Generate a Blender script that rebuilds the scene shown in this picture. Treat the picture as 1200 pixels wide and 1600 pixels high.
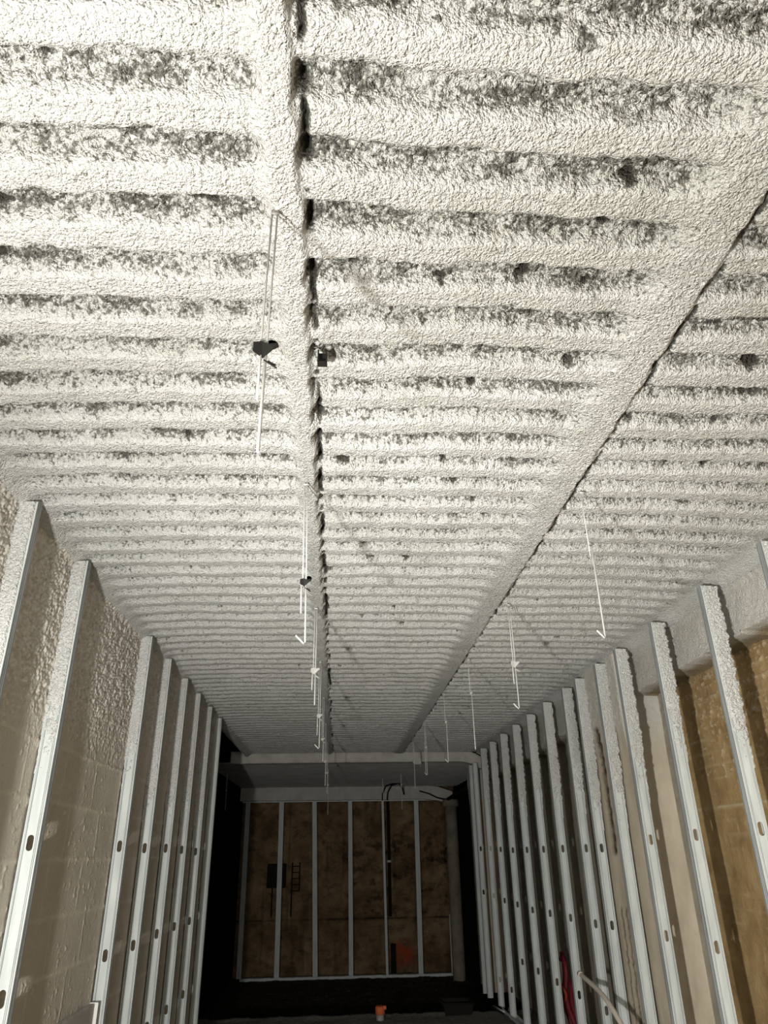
import bpy, bmesh, math, random
import numpy as np
from mathutils import Vector, Matrix

for o in list(bpy.data.objects): bpy.data.objects.remove(o)
scene = bpy.context.scene
C = scene.collection

# ------------------------------------------------------------------ units
# All positions are thought of from the camera: x right, y into the room, z up, one unit = 1.22 m
# (four feet: the spacing of the ceiling hangers).  W() turns them into metres above the floor.
S = 1.22
FLOOR = -1.27
def W(x, y, z): return Vector((x*S, y*S, (z-FLOOR)*S))

# ------------------------------------------------------------------ camera
cam = bpy.data.cameras.new('camera'); camo = bpy.data.objects.new('camera', cam); C.objects.link(camo)
scene.camera = camo
F = 1110.0
yv = Vector((527-600, 1335-800, F)).normalized()
rl = math.radians(1.0); ux, uy = -math.sin(rl), -math.cos(rl)
t = -F*F/(ux*(-73)+uy*535)
zv = Vector((ux*t, uy*t, F)).normalized()
xv = yv.cross(zv)
right = Vector((xv[0], yv[0], zv[0])); down = Vector((xv[1], yv[1], zv[1])); fwd = Vector((xv[2], yv[2], zv[2]))
m = Matrix((right, -down, -fwd)).transposed().to_4x4()
m.translation = W(0, 0, 0)
camo.matrix_world = m
cam.sensor_fit = 'VERTICAL'; cam.sensor_height = 24.0; cam.sensor_width = 18.0
cam.lens = F/1600*24.0; cam.clip_start = 0.05

# ------------------------------------------------------------------ world, lights, exposure
scene.view_settings.view_transform = 'Standard'; scene.view_settings.look = 'None'
scene.view_settings.gamma = 1; scene.view_settings.use_curve_mapping = False
scene.view_settings.exposure = 0.08
w = bpy.data.worlds.new('world'); scene.world = w; w.use_nodes = True
w.node_tree.nodes['Background'].inputs[0].default_value = (0.9, 0.95, 1, 1)
w.node_tree.nodes['Background'].inputs[1].default_value = 0.004

LP = (-0.62, 0.27, -0.35)          # the work light standing left of the photographer
def light(name, kind, loc, energy, col, **kw):
    l = bpy.data.lights.new(name, kind); l.energy = energy; l.color = col
    for k, v in kw.items(): setattr(l, k, v)
    o = bpy.data.objects.new(name, l); C.objects.link(o); o.location = loc
    return o
light('work_light', 'POINT', W(*LP), 182, (1, 0.99, 0.945), shadow_soft_size=0.045)
sp = light('work_light_reflector', 'SPOT', W(*LP), 365, (1, 0.99, 0.95), shadow_soft_size=0.045, spot_size=math.radians(98), spot_blend=1.0)
sp.rotation_euler = (W(1.3, 4.4, 0.35)-W(*LP)).to_track_quat('-Z', 'Y').to_euler()
ar = light('added_fill_behind', 'AREA', W(0.1, -4.5, 0.2), 150, (1, 0.98, 0.95), shape='RECTANGLE', size=2.6, size_y=1.6)  # added fill lamp to flatten the falloff, no known source here
ar.rotation_euler = (math.pi/2, 0, 0)

# ------------------------------------------------------------------ noise
def _h(i, j, s):
    n = (i.astype(np.int64)*374761393 + j.astype(np.int64)*668265263 + s*1442695041) & 0xffffffff
    n = ((n ^ (n >> 13))*1274126177) & 0xffffffff
    n = n ^ (n >> 16)
    return (n & 0xffffff)/float(0xffffff)
def vn(x, y, s=0):
    x = np.asarray(x, float); y = np.asarray(y, float)
    i = np.floor(x); j = np.floor(y); fx = x-i; fy = y-j
    fx = fx*fx*(3-2*fx); fy = fy*fy*(3-2*fy)
    a = _h(i, j, s); b = _h(i+1, j, s); c = _h(i, j+1, s); d = _h(i+1, j+1, s)
    return (a*(1-fx)+b*fx)*(1-fy)+(c*(1-fx)+d*fx)*fy
def fbm(x, y, s=0, o=3, g=0.5):
    v = 0; a = 1; n = 0
    for k in range(o):
        v = v+a*vn(x*2.03**k+17.3*k, y*2.03**k-9.1*k, s+k*31); n += a; a *= g
    return v/n
def cells(x, y, s=0):
    """distance to the nearest jittered point: lumps"""
    x = np.asarray(x, float); y = np.asarray(y, float)
    i = np.floor(x); j = np.floor(y); best = np.full(x.shape, 9.0)
    for di in (-1, 0, 1):
        for dj in (-1, 0, 1):
            px = i+di+_h(i+di, j+dj, s+5); py = j+dj+_h(i+di, j+dj, s+11)
            best = np.minimum(best, (px-x)**2+(py-y)**2)
    return np.sqrt(best)
def sst(a, b, v):
    t = np.clip((v-a)/(b-a), 0, 1); return t*t*(3-2*t)

# ------------------------------------------------------------------ materials
def mat(name, col, rough=0.8, metal=0.0, spec=0.4):
    mm = bpy.data.materials.new(name); mm.use_nodes = True
    b = mm.node_tree.nodes['Principled BSDF']
    b.inputs['Base Color'].default_value = (*col, 1); b.inputs['Roughness'].default_value = rough
    b.inputs['Metallic'].default_value = metal; b.inputs['Specular IOR Level'].default_value = spec
    return mm
def N(mm, typ, **kw):
    n = mm.node_tree.nodes.new(typ)
    for k, v in kw.items():
        if k in n.inputs: n.inputs[k].default_value = v
        else: setattr(n, k, v)
    return n
def L(mm, a, b): mm.node_tree.links.new(a, b)
def coords(mm, scale=(1, 1, 1)):
    g = N(mm, 'ShaderNodeNewGeometry'); mp = N(mm, 'ShaderNodeMapping'); mp.inputs['Scale'].default_value = scale
    L(mm, g.outputs['Position'], mp.inputs[0]); return mp.outputs[0]
def noise(mm, vec, scale, detail=4, rough=0.55):
    n = N(mm, 'ShaderNodeTexNoise'); n.inputs['Scale'].default_value = scale
    n.inputs['Detail'].default_value = detail; n.inputs['Roughness'].default_value = rough
    L(mm, vec, n.inputs['Vector']); return n.outputs['Fac']
def ramp(mm, fac, stops):
    r = N(mm, 'ShaderNodeValToRGB'); e = r.color_ramp.elements
    while len(e) < len(stops): e.new(0.5)
    for q, (p, c) in zip(e, stops):
        q.position = p; q.color = (*c, 1) if len(c) == 3 else c
    L(mm, fac, r.inputs[0]); return r.outputs[0]
def mix(mm, fac, a, b, mode='MIX'):
    n = N(mm, 'ShaderNodeMix', data_type='RGBA', blend_type=mode)
    if isinstance(fac, float): n.inputs[0].default_value = fac
    else: L(mm, fac, n.inputs[0])
    for s_, v in ((6, a), (7, b)):
        if isinstance(v, tuple): n.inputs[s_].default_value = (*v, 1)
        else: L(mm, v, n.inputs[s_])
    return n.outputs[2]
def bump(mm, h, strength, dist):
    b = N(mm, 'ShaderNodeBump'); b.inputs['Strength'].default_value = strength; b.inputs['Distance'].default_value = dist
    L(mm, h, b.inputs['Height']); L(mm, b.outputs[0], mm.node_tree.nodes['Principled BSDF'].inputs['Normal'])
def base(mm, c): L(mm, c, mm.node_tree.nodes['Principled BSDF'].inputs['Base Color'])
def attr(mm, name='mask'):
    a = N(mm, 'ShaderNodeAttribute'); a.attribute_name = name; return a.outputs['Fac']

def grit(mm, v, fine=420, coarse=130, strength=0.8, dist=0.004):
    """granular relief: two sizes of rounded grains over a little noise"""
    h = None
    for sc, wgt in ((coarse, 0.9), (fine, 0.5)):
        b = N(mm, 'ShaderNodeTexVoronoi', feature='SMOOTH_F1'); b.inputs['Scale'].default_value = sc; L(mm, v, b.inputs['Vector'])
        b.inputs['Smoothness'].default_value = 0.35
        q = N(mm, 'ShaderNodeMath', operation='MULTIPLY_ADD'); q.inputs[1].default_value = -wgt; L(mm, b.outputs['Distance'], q.inputs[0])
        if h is None: L(mm, noise(mm, v, coarse*0.6, 4, 0.7), q.inputs[2])
        else: L(mm, h, q.inputs[2])
        h = q.outputs[0]
    bump(mm, h, strength, dist)

SPRAY = (0.60, 0.60, 0.555)
m_spray = mat('sprayed_fireproofing', SPRAY, 0.95, 0, 0.15)
v = coords(m_spray)
c1 = ramp(m_spray, noise(m_spray, v, 3.0, 3), [(0.3, (0.64, 0.64, 0.60)), (0.7, (0.745, 0.74, 0.72))])
ma = N(m_spray, 'ShaderNodeMath', operation='MULTIPLY_ADD'); ma.inputs[1].default_value = 1.0
L(m_spray, attr(m_spray), ma.inputs[0]); L(m_spray, noise(m_spray, v, 88, 6, 0.72), ma.inputs[2])
pit = ramp(m_spray, ma.outputs[0], [(0.625, (1, 1, 1)), (0.69, (0.42, 0.42, 0.395)), (0.80, (0.17, 0.165, 0.15)), (1.0, (0.09, 0.085, 0.075))])   # shadow specks painted into the colour, along with spots the coating missed
base(m_spray, mix(m_spray, 1.0, c1, pit, 'MULTIPLY')); grit(m_spray, v, 300, 135, strength=1.0, dist=0.008)

m_wall_l = mat('concrete_block', (0.3, 0.26, 0.2), 0.92, 0, 0.2)
v = coords(m_wall_l)
blk = ramp(m_wall_l, noise(m_wall_l, v, 2.2, 4), [(0.3, (0.49, 0.445, 0.37)), (0.7, (0.60, 0.555, 0.475))])
blk = mix(m_wall_l, attr(m_wall_l, 'joint'), blk, (0.66, 0.61, 0.51))
spr = ramp(m_wall_l, noise(m_wall_l, v, 40, 3), [(0.35, (0.52, 0.48, 0.42)), (0.62, (0.72, 0.70, 0.66))])
base(m_wall_l, mix(m_wall_l, attr(m_wall_l), blk, spr)); grit(m_wall_l, v, 300, 90, 0.6, 0.003)

m_wall_r = mat('old_brown_brick', (0.3, 0.2, 0.1), 0.9, 0, 0.2)
v = coords(m_wall_r)
br = ramp(m_wall_r, noise(m_wall_r, v, 5, 6, 0.65), [(0.3, (0.19, 0.12, 0.052)), (0.55, (0.33, 0.225, 0.105)), (0.75, (0.41, 0.30, 0.165))])
br = mix(m_wall_r, attr(m_wall_r, 'joint'), br, (0.45, 0.36, 0.22))
cc = ramp(m_wall_r, noise(m_wall_r, v, 6, 5), [(0.3, (0.27, 0.245, 0.195)), (0.7, (0.36, 0.33, 0.27))])
br = mix(m_wall_r, attr(m_wall_r, 'grey'), br, cc)
base(m_wall_r, mix(m_wall_r, attr(m_wall_r), br, (0.5, 0.43, 0.33))); grit(m_wall_r, v, 300, 90, 0.6, 0.003)

m_conc = mat('pale_concrete', (0.5, 0.44, 0.34), 0.9, 0, 0.2)
v = coords(m_conc, (1, 1, 0.35))
cc = ramp(m_conc, noise(m_conc, v, 7, 6, 0.65), [(0.3, (0.40, 0.345, 0.26)), (0.6, (0.54, 0.475, 0.37)), (0.8, (0.60, 0.54, 0.44))])
base(m_conc, mix(m_conc, attr(m_conc, 'joint'), mix(m_conc, attr(m_conc), cc, (0.50, 0.49, 0.45)), (0.05, 0.038, 0.024))); grit(m_conc, v, 200, 60, 0.35, 0.003)

m_bconc = mat('grey_brown_concrete', (0.2, 0.17, 0.13), 0.9, 0, 0.2)
v = coords(m_bconc)
base(m_bconc, ramp(m_bconc, noise(m_bconc, v, 5, 6, 0.6), [(0.3, (0.15, 0.125, 0.095)), (0.7, (0.26, 0.225, 0.18))])); grit(m_bconc, v, 200, 60, 0.4, 0.003)

m_rear = mat('rust_stained_concrete', (0.16, 0.11, 0.06), 0.9, 0, 0.2)
v = coords(m_rear)
a = ramp(m_rear, noise(m_rear, v, 2.6, 8, 0.66), [(0.34, (0.085, 0.052, 0.026)), (0.5, (0.165, 0.11, 0.055)), (0.66, (0.24, 0.17, 0.095))])
a = mix(m_rear, ramp(m_rear, noise(m_rear, coords(m_rear, (1, 1, 1.6)), 4.5, 6, 0.7), [(0.50, (0, 0, 0)), (0.66, (0.75, 0.75, 0.75))]), a, (0.04, 0.027, 0.015))
a = mix(m_rear, ramp(m_rear, attr(m_rear, 'joint'), [(0, (0, 0, 0)), (1, (1, 1, 1))]), a, (0.33, 0.05, 0.02))
a = mix(m_rear, attr(m_rear), a, (0.012, 0.009, 0.006))
base(m_rear, a); grit(m_rear, v, 120, 40, 0.5, 0.006)

m_zinc = mat('galvanised_steel', (0.62, 0.65, 0.65), 0.52, 0.0, 0.2)
v = coords(m_zinc, (1, 1, 0.15))
base(m_zinc, ramp(m_zinc, noise(m_zinc, v, 30, 3), [(0.3, (0.47, 0.505, 0.49)), (0.7, (0.60, 0.63, 0.61))]))
L(m_zinc, ramp(m_zinc, noise(m_zinc, v, 60, 2), [(0, (0.52,)*3), (1, (0.66,)*3)]), m_zinc.node_tree.nodes['Principled BSDF'].inputs['Roughness'])
m_flange_shade = mat('galvanised_flange_shade', (0.3, 0.31, 0.31), 0.5, 0.35, 0.15)  # darker copy of the stud steel, paints the flanges' shaded look
v = coords(m_flange_shade, (1, 1, 0.15))
base(m_flange_shade, ramp(m_flange_shade, noise(m_flange_shade, v, 30, 3), [(0.3, (0.24, 0.255, 0.255)), (0.7, (0.33, 0.345, 0.345))]))
m_wire = mat('hanger_wire', (0.66, 0.67, 0.64), 0.5, 0.1)
m_wire_dim = mat('dull_hanger_wire', (0.33, 0.33, 0.31), 0.6, 0.1)
m_spray_dirty = mat('dusty_sprayed_steel', (0.45, 0.44, 0.39), 0.95, 0, 0.1)
v = coords(m_spray_dirty); base(m_spray_dirty, ramp(m_spray_dirty, noise(m_spray_dirty, v, 6, 4), [(0.3, (0.42, 0.40, 0.355)), (0.7, (0.54, 0.52, 0.47))])); grit(m_spray_dirty, v, 200, 90, 0.5, 0.004)
m_clip = mat('dark_spring_clip', (0.018, 0.017, 0.015), 0.7, 0.0, 0.2)
m_clipg = mat('sprayed_clip', (0.5, 0.5, 0.47), 0.9)
m_black = mat('black_iron', (0.010, 0.009, 0.008), 0.8, 0, 0.15)
m_soil = mat('dark_soil', (0.03, 0.026, 0.02), 0.95, 0, 0.1)
v = coords(m_soil)
base(m_soil, ramp(m_soil, noise(m_soil, v, 18, 8, 0.75), [(0.35, (0.02, 0.017, 0.012)), (0.58, (0.07, 0.06, 0.042)), (0.68, (0.30, 0.27, 0.22))]))
bump(m_soil, noise(m_soil, v, 14, 6, 0.7), 1.0, 0.05)
m_gravel = mat('grey_gravel', (0.2, 0.19, 0.17), 0.95, 0, 0.2)
v = coords(m_gravel)
base(m_gravel, ramp(m_gravel, noise(m_gravel, v, 22, 6, 0.7), [(0.3, (0.13, 0.125, 0.10)), (0.7, (0.30, 0.29, 0.25))]))
bump(m_gravel, noise(m_gravel, v, 30, 6, 0.7), 1.0, 0.04)
m_pvc = mat('white_plastic', (0.68, 0.62, 0.53), 0.45)
m_greyp = mat('grey_plastic', (0.27, 0.25, 0.22), 0.5)
m_orange = mat('orange_tape', (0.55, 0.12, 0.035), 0.7)
m_red = mat('red_rubber', (0.13, 0.006, 0.014), 0.6)
m_redor = mat('orange_red_plastic', (0.28, 0.035, 0.015), 0.6)
m_panel = mat('grey_painted_sheet', (0.40, 0.38, 0.345), 0.6)
v = coords(m_panel); base(m_panel, ramp(m_panel, noise(m_panel, v, 15, 5), [(0.3, (0.34, 0.32, 0.285)), (0.7, (0.45, 0.43, 0.40))]))
m_panelw = mat('bare_sheet_edge', (0.66, 0.66, 0.63), 0.5)
m_dark = mat('unlit_void_wall', (0.02, 0.018, 0.015), 0.95, 0, 0.0)  # shade of the side bays put into a near-black wall colour

# ------------------------------------------------------------------ mesh helpers
def link(name, me, parent=None, label=None, cat=None, group=None, kind=None):
    o = bpy.data.objects.new(name, me); C.objects.link(o)
    if parent: o.parent = parent
    tag(o, label, cat, group, kind); return o
def tag(o, label=None, cat=None, group=None, kind=None):
    if label: o['label'] = label
    if cat: o['category'] = cat
    if group: o['group'] = group
    if kind: o['kind'] = kind
def grid_mesh(name, P, material, attrs=None, smooth=True, flip=False):
    ny, nx = P.shape[:2]
    idx = np.arange(ny*nx, dtype=np.int32).reshape(ny, nx)
    q = np.stack([idx[:-1, :-1], idx[:-1, 1:], idx[1:, 1:], idx[1:, :-1]], -1).reshape(-1, 4)
    if flip: q = q[:, ::-1]
    me = bpy.data.meshes.new(name)
    me.vertices.add(ny*nx); me.vertices.foreach_set('co', P.reshape(-1).astype(np.float32))
    me.loops.add(q.size); me.loops.foreach_set('vertex_index', q.reshape(-1).astype(np.int32))
    me.polygons.add(len(q)); me.polygons.foreach_set('loop_start', np.arange(0, q.size, 4, dtype=np.int32))
    me.update(calc_edges=True)
    me.polygons.foreach_set('use_smooth', np.full(len(q), smooth))
    for k, a in (attrs or {}).items():
        at = me.attributes.new(k, 'FLOAT', 'POINT'); at.data.foreach_set('value', a.reshape(-1).astype(np.float32))
    me.materials.append(material); return me
def wgrid(X, Y, Z): return np.stack([X*S, Y*S, (Z-FLOOR)*S], -1)
def from_bm(name, bm, material, smooth=False):
    me = bpy.data.meshes.new(name); bm.normal_update(); bm.to_mesh(me); bm.free()
    if isinstance(material, (list, tuple)):
        for q in material: me.materials.append(q)
    else: me.materials.append(material)
    if smooth: me.polygons.foreach_set('use_smooth', [True]*len(me.polygons))
    return me
def add_box(bm, lo, hi, bev=0.0):
    g = bmesh.ops.create_cube(bm, size=1)
    for vv in g['verts']:
        vv.co = Vector([(lo[i]+hi[i])/2 + vv.co[i]*(hi[i]-lo[i]) for i in range(3)])
    if bev:
        es = list({e for vv in g['verts'] for e in vv.link_edges})
        bmesh.ops.bevel(bm, geom=es, offset=bev, segments=2, affect='EDGES', profile=0.5)
def add_tube(bm, pts, r, seg=8, cap=True):
    pts = [Vector(p) for p in pts]; rings = []
    rr = r if isinstance(r, (list, tuple)) else [r]*len(pts)
    up = None
    for i, p in enumerate(pts):
        d = (pts[min(i+1, len(pts)-1)]-pts[max(i-1, 0)]).normalized()
        if up is None: up = d.orthogonal().normalized()
        up = (up-d*up.dot(d)).normalized(); s_ = d.cross(up)
        rings.append([bm.verts.new(p+(up*math.cos(a)+s_*math.sin(a))*rr[i]) for a in [2*math.pi*k/seg for k in range(seg)]])
    for a, b in zip(rings, rings[1:]):
        for k in range(seg):
            f = bm.faces.new((a[k], a[(k+1) % seg], b[(k+1) % seg], b[k])); f.smooth = True
    if cap: bm.faces.new(rings[0][::-1]); bm.faces.new(rings[-1])
def axis(*segs):
    """(start, end, step) runs joined into one increasing axis"""
    out = []
    for a, b, d in segs:
        n = max(1, int(round((b-a)/d))); out += list(np.linspace(a, b, n, endpoint=False))
    out.append(segs[-1][1]); return np.array(out)

# ------------------------------------------------------------------ ceiling: sprayed corrugated deck with two lapped strips
XL, XF = -0.978, 1.60          # left wall, right fascia
def ceiling_z(X, Y):
    wob = (fbm(X*3.1, Y*1.3, 3)-0.5)*0.030 + (fbm(X*22, Y*6, 4)-0.5)*0.018
    bow = -0.035*sst(-0.62, -1.0, X)-0.045*sst(1.15, 1.62, X)          # the ribs bend back at the walls
    ph = (Y+wob+bow-0.663)/0.1207
    d = np.abs(ph-np.round(ph))                                        # 0 in the middle of a groove
    gwid = 0.225+0.09*(fbm(X*5, Y*9, 7)-0.5)+0.05*(fbm(X*60, Y*60, 6)-0.5)
    g = 1-sst(gwid-0.13, gwid+0.12, d)
    strip1 = sst(-0.150, -0.112, X+0.012*(fbm(Y*9, X*0+1, 8)-0.5))*(1-sst(-0.078, -0.068, X+0.022*(fbm(Y*26, X*5, 9, 4)-0.5)+0.012*(fbm(Y*3, X*0, 99)-0.5)))
    strip2 = sst(0.555, 0.645, X+0.03*(fbm(Y*7, X*0+3, 12)-0.5))*(1-sst(0.703, 0.716, X+0.012*(fbm(Y*30, X*5, 13, 3)-0.5)))
    strip = np.maximum(strip1, strip2)
    edge = np.maximum(sst(-0.86, -0.965, X), sst(1.36, 1.52, X))
    g = g*(1-strip)*(1-edge)
    fade = 1-0.35*sst(3.0, 8.0, Y)
    lum = 1-np.clip(cells(X*125, Y*125, 21)*1.25, 0, 1)                # popcorn lumps
    rough = fbm(X*70, Y*70, 23, 4, 0.6)-0.5
    rag = fbm(X*46, Y*30, 27, 3, 0.6)
    z = 0.998+(0.030+0.010*sst(2, 5, Y))*g
    grit_ = fbm(X*150, Y*150, 24, 2, 0.7)-0.5
    z = z-(0.0022+0.0055*g+0.001*strip)*lum*(0.35+0.65*fade)-(0.003+0.013*g)*rough*fade-(0.0040+0.0110*g)*grit_*fade
    z = z-0.006*(fbm(X*9, Y*9, 30)-0.5)
    z = z-0.012*strip1-0.009*strip2
    # deep ragged gap along the right edge of strip 1, a thin broken one along strip 2; coloured dark as the strips' cast shadow
    w1 = np.exp(-((X+0.060+0.014*(fbm(Y*20, X*0, 41)-0.5))/0.0050)**2)*sst(0.44, 0.62, fbm(Y*24, X*6+4, 42, 3))
    w2 = np.exp(-((X-0.722+0.008*(fbm(Y*20, X*0, 43)-0.5))/0.0050)**2)*sst(0.42, 0.62, fbm(Y*16, X*4+9, 44, 3))
    z = z+0.022*w1+0.009*w2
    # holes and missed spots, mostly in the grooves
    hole = sst(0.74, 0.84, fbm(X*17, Y*17, 51, 3, 0.55)+0.12*g-0.10)*(0.3+0.7*g)
    z = z+0.016*hole
    # coved corner against both walls
    z = z-0.030*sst(-0.93, -0.985, X)-0.035*sst(1.50, 1.60, X)
    pit_shade_mask = np.clip(0.035+(0.085+0.13*sst(0.36, 0.70, fbm(X*19, Y*40, 29, 4, 0.65)))*g*(1-0.55*sst(1.4, 3.5, Y))+0.18*grit_+0.55*hole+0.75*w1+0.5*w2, 0, 1)  # dark specks painted as shade, denser in grooves, holes and strip gaps
    return z, pit_shade_mask
xs = axis((-1.0, -0.3, 0.0050), (-0.3, 1.0, 0.0040), (1.0, 1.62, 0.0050))
ys = axis((-1.5, 0.40, 0.03), (0.40, 1.5, 0.0038), (1.5, 2.6, 0.0052), (2.6, 4.2, 0.0085), (4.2, 8.15, 0.013))
X, Y = np.meshgrid(xs, ys)
Z, pm = ceiling_z(X, Y)
Z[-1, :] += 0.10
link('ceiling', grid_mesh('ceiling', wgrid(X, Y, Z), m_spray, {'mask': pm}, flip=True), kind='structure')
# the ceiling of the far bay
xs = axis((-2.6, 1.8, 0.02)); ys = axis((8.22, 11.5, 0.02)); X, Y = np.meshgrid(xs, ys)
Z = 0.915+0.006*np.cos(Y/0.1207*2*math.pi)-0.01*(fbm(X*6, Y*20, 61)-0.5)
link('ceiling', grid_mesh('ceiling', wgrid(X, Y, Z), m_spray, {'mask': 0.04*fbm(X*4, Y*4, 3)}, flip=True), kind='structure')

# ------------------------------------------------------------------ left wall: concrete block, sprayed above
ys = axis((-1.5, 1.6, 0.05), (1.6, 3.6, 0.0046), (3.6, 5.95, 0.010))
zs = axis((FLOOR, -0.62, 0.04), (-0.62, 0.25, 0.0062), (0.25, 1.02, 0.0042))
Y, Z = np.meshgrid(ys, zs)
course = np.floor((Z-0.174)/0.1782)
zc = (Z-0.174)/0.1782-course
off = 0.12*(np.mod(course, 2))
yb = (Y-3.125-off)/0.356; yb = yb-np.floor(yb)
wj = 0.05*(fbm(Y*12, Z*12, 71)-0.5)
jz = np.maximum(np.exp(-((zc+wj)/0.045)**2), np.exp(-((zc-1+wj)/0.045)**2))
jy = np.maximum(np.exp(-((yb+wj*0.4)/0.016)**2), np.exp(-((yb-1+wj*0.4)/0.016)**2))*0.75
joint = np.maximum(jz, jy)*(0.35+0.65*fbm(Y*40, Z*40, 72, 2))
cov = sst(0.26, 0.66, Z+0.10*(fbm(Y*5, Z*5, 73)-0.5)+0.18*(fbm(Y*60, Z*60, 74, 2)-0.5))
lum = 1-np.clip(cells(Y*74, Z*64, 75)*1.2, 0, 1)
spk = sst(0.72, 0.86, fbm(Y*62, Z*62, 76, 2))*(1-cov)
dx = joint*0.0035+spk*0.003+cov*(0.011*lum+0.010*(fbm(Y*52, Z*46, 77, 2)-0.4))
dx = dx+0.022*sst(0.95, 1.02, Z)+0.002*(fbm(Y*3, Z*3, 78)-0.5)
msk = np.clip(cov*(0.62+0.6*lum), 0, 1)+spk*0.15
P = wgrid(XL-0.004+dx, Y, Z)
link('wall_left', grid_mesh('wall_left', P, m_wall_l, {'mask': np.clip(msk, 0, 1), 'joint': joint}), kind='structure')
# end return of the left wall and the dark side bay behind it
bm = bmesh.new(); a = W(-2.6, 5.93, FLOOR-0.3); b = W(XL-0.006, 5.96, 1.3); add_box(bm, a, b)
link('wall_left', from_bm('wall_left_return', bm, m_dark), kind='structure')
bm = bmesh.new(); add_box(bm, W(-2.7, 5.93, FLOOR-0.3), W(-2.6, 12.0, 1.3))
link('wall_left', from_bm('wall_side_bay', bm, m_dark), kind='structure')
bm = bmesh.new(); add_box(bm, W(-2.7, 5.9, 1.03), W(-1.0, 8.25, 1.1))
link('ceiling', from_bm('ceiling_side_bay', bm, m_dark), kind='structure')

bm = bmesh.new(); add_box(bm, W(-1.52, 8.35, -1.6), W(-1.44, 11.9, 1.3))  # near-black wall added to stand for the shade left of the far bay
link('wall_left', from_bm('far_bay_shade_wall', bm, m_dark), kind='structure')

# ------------------------------------------------------------------ right wall: brown brick near, grey block far, with a sprayed fascia on top
XR = 1.742
ys = axis((-1.5, 1.8, 0.06), (1.8, 4.0, 0.0075), (4.0, 8.7, 0.014))
zs = axis((FLOOR, -0.8, 0.04), (-0.8, 0.80, 0.008))
Y, Z = np.meshgrid(ys, zs)
course = np.floor((Z-0.17)/0.0585); zc = (Z-0.17)/0.0585-course
yb = (Y+0.09*np.mod(course, 2))/0.178; yb = yb-np.floor(yb)
wj = 0.10*(fbm(Y*14, Z*14, 81)-0.5)
br = np.maximum(np.exp(-((zc+wj)/0.10)**2), np.exp(-((zc-1+wj)/0.10)**2))
br = np.maximum(br, np.exp(-((yb-0.5+wj*0.3)/0.03)**2)*0.7)
grey = sst(3.62, 3.78, Y+0.10*(fbm(Z*10, Y*2, 82)-0.5))
big = np.exp(-((Z-0.168-0.008*(fbm(Y*12, Z*0, 83)-0.5))/0.0065)**2)*sst(0.25, 0.45, fbm(Y*16, Z*30, 84))
j = (br*sst(0.45, 0.75, fbm(Y*6, Z*9, 85, 3))*0.55+big)*(1-grey)
flk = sst(0.76, 0.86, fbm(Y*95, Z*80, 86, 2)+0.10*sst(0.1, 0.6, Z))*(0.15+0.85*sst(-0.1, 0.45, Z))
edge = np.exp(-((Y-3.70-0.05*(fbm(Z*12, Y*0, 87)-0.5))/0.035)**2)*0.5
dx = -(0.004*br*(1-grey)*fbm(Y*30, Z*30, 88)+0.006*j+0.008*flk*(1-grey)+0.012*(fbm(Y*10, Z*8, 89, 4)-0.5)*(1-grey)+0.02*edge*fbm(Y*50, Z*50, 90))
P = wgrid(XR+dx, Y, Z)
link('wall_right', grid_mesh('wall_right', P, m_wall_r, {'mask': np.clip(flk*0.65+edge*0.3, 0, 1), 'joint': np.clip(j, 0, 1), 'grey': grey}, flip=True), kind='structure')
# fascia: front face, ragged lower lip and underside in one skin
ys = axis((-1.5, 1.8, 0.06), (1.8, 4.5, 0.007), (4.5, 8.2, 0.013)); us = np.linspace(0, 1, 64)
Y, U = np.meshgrid(ys, us)
zb = 0.775-0.012*(Y-2.7)+0.018*(fbm(Y*26, Y*0, 91, 3)-0.5)
front = np.clip(U/0.78, 0, 1); und = np.clip((U-0.78)/0.22, 0, 1)
Z = 1.03+(zb-1.03)*front-0.004*und+0.0*Y
Xf = XF-0.035*(1-sst(0.0, 0.35, front))+(XR+0.01-XF)*und
lum = 1-np.clip(cells(Y*110, Z*110+U*3, 92)*1.2, 0, 1)
r = 0.004*lum+0.006*(fbm(Y*70, Z*70, 93, 3)-0.5)+0.016*(fbm(Y*6, Z*6, 94)-0.5)
Xf = Xf-r*(1-und); Z = Z-0.6*r*und
# over the pier the coating runs further down on its own face, see the pier
Yg = Y
P = wgrid(Xf, Yg, Z)
m_fas = mat('sprayed_fascia', SPRAY, 0.95, 0, 0.15)
v = coords(m_fas); fc = ramp(m_fas, noise(m_fas, v, 4, 3), [(0.3, (0.50, 0.48, 0.43)), (0.7, (0.60, 0.585, 0.545))])
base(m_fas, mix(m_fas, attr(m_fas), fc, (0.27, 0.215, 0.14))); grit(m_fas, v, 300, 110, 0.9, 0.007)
link('wall_right', grid_mesh('wall_right_fascia', P, m_fas, {'mask': sst(0.15, 0.6, und)*sst(0.2, 0.6, fbm(Y*20, U*9, 95)+0.4*und)}, flip=False), kind='structure')

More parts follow.
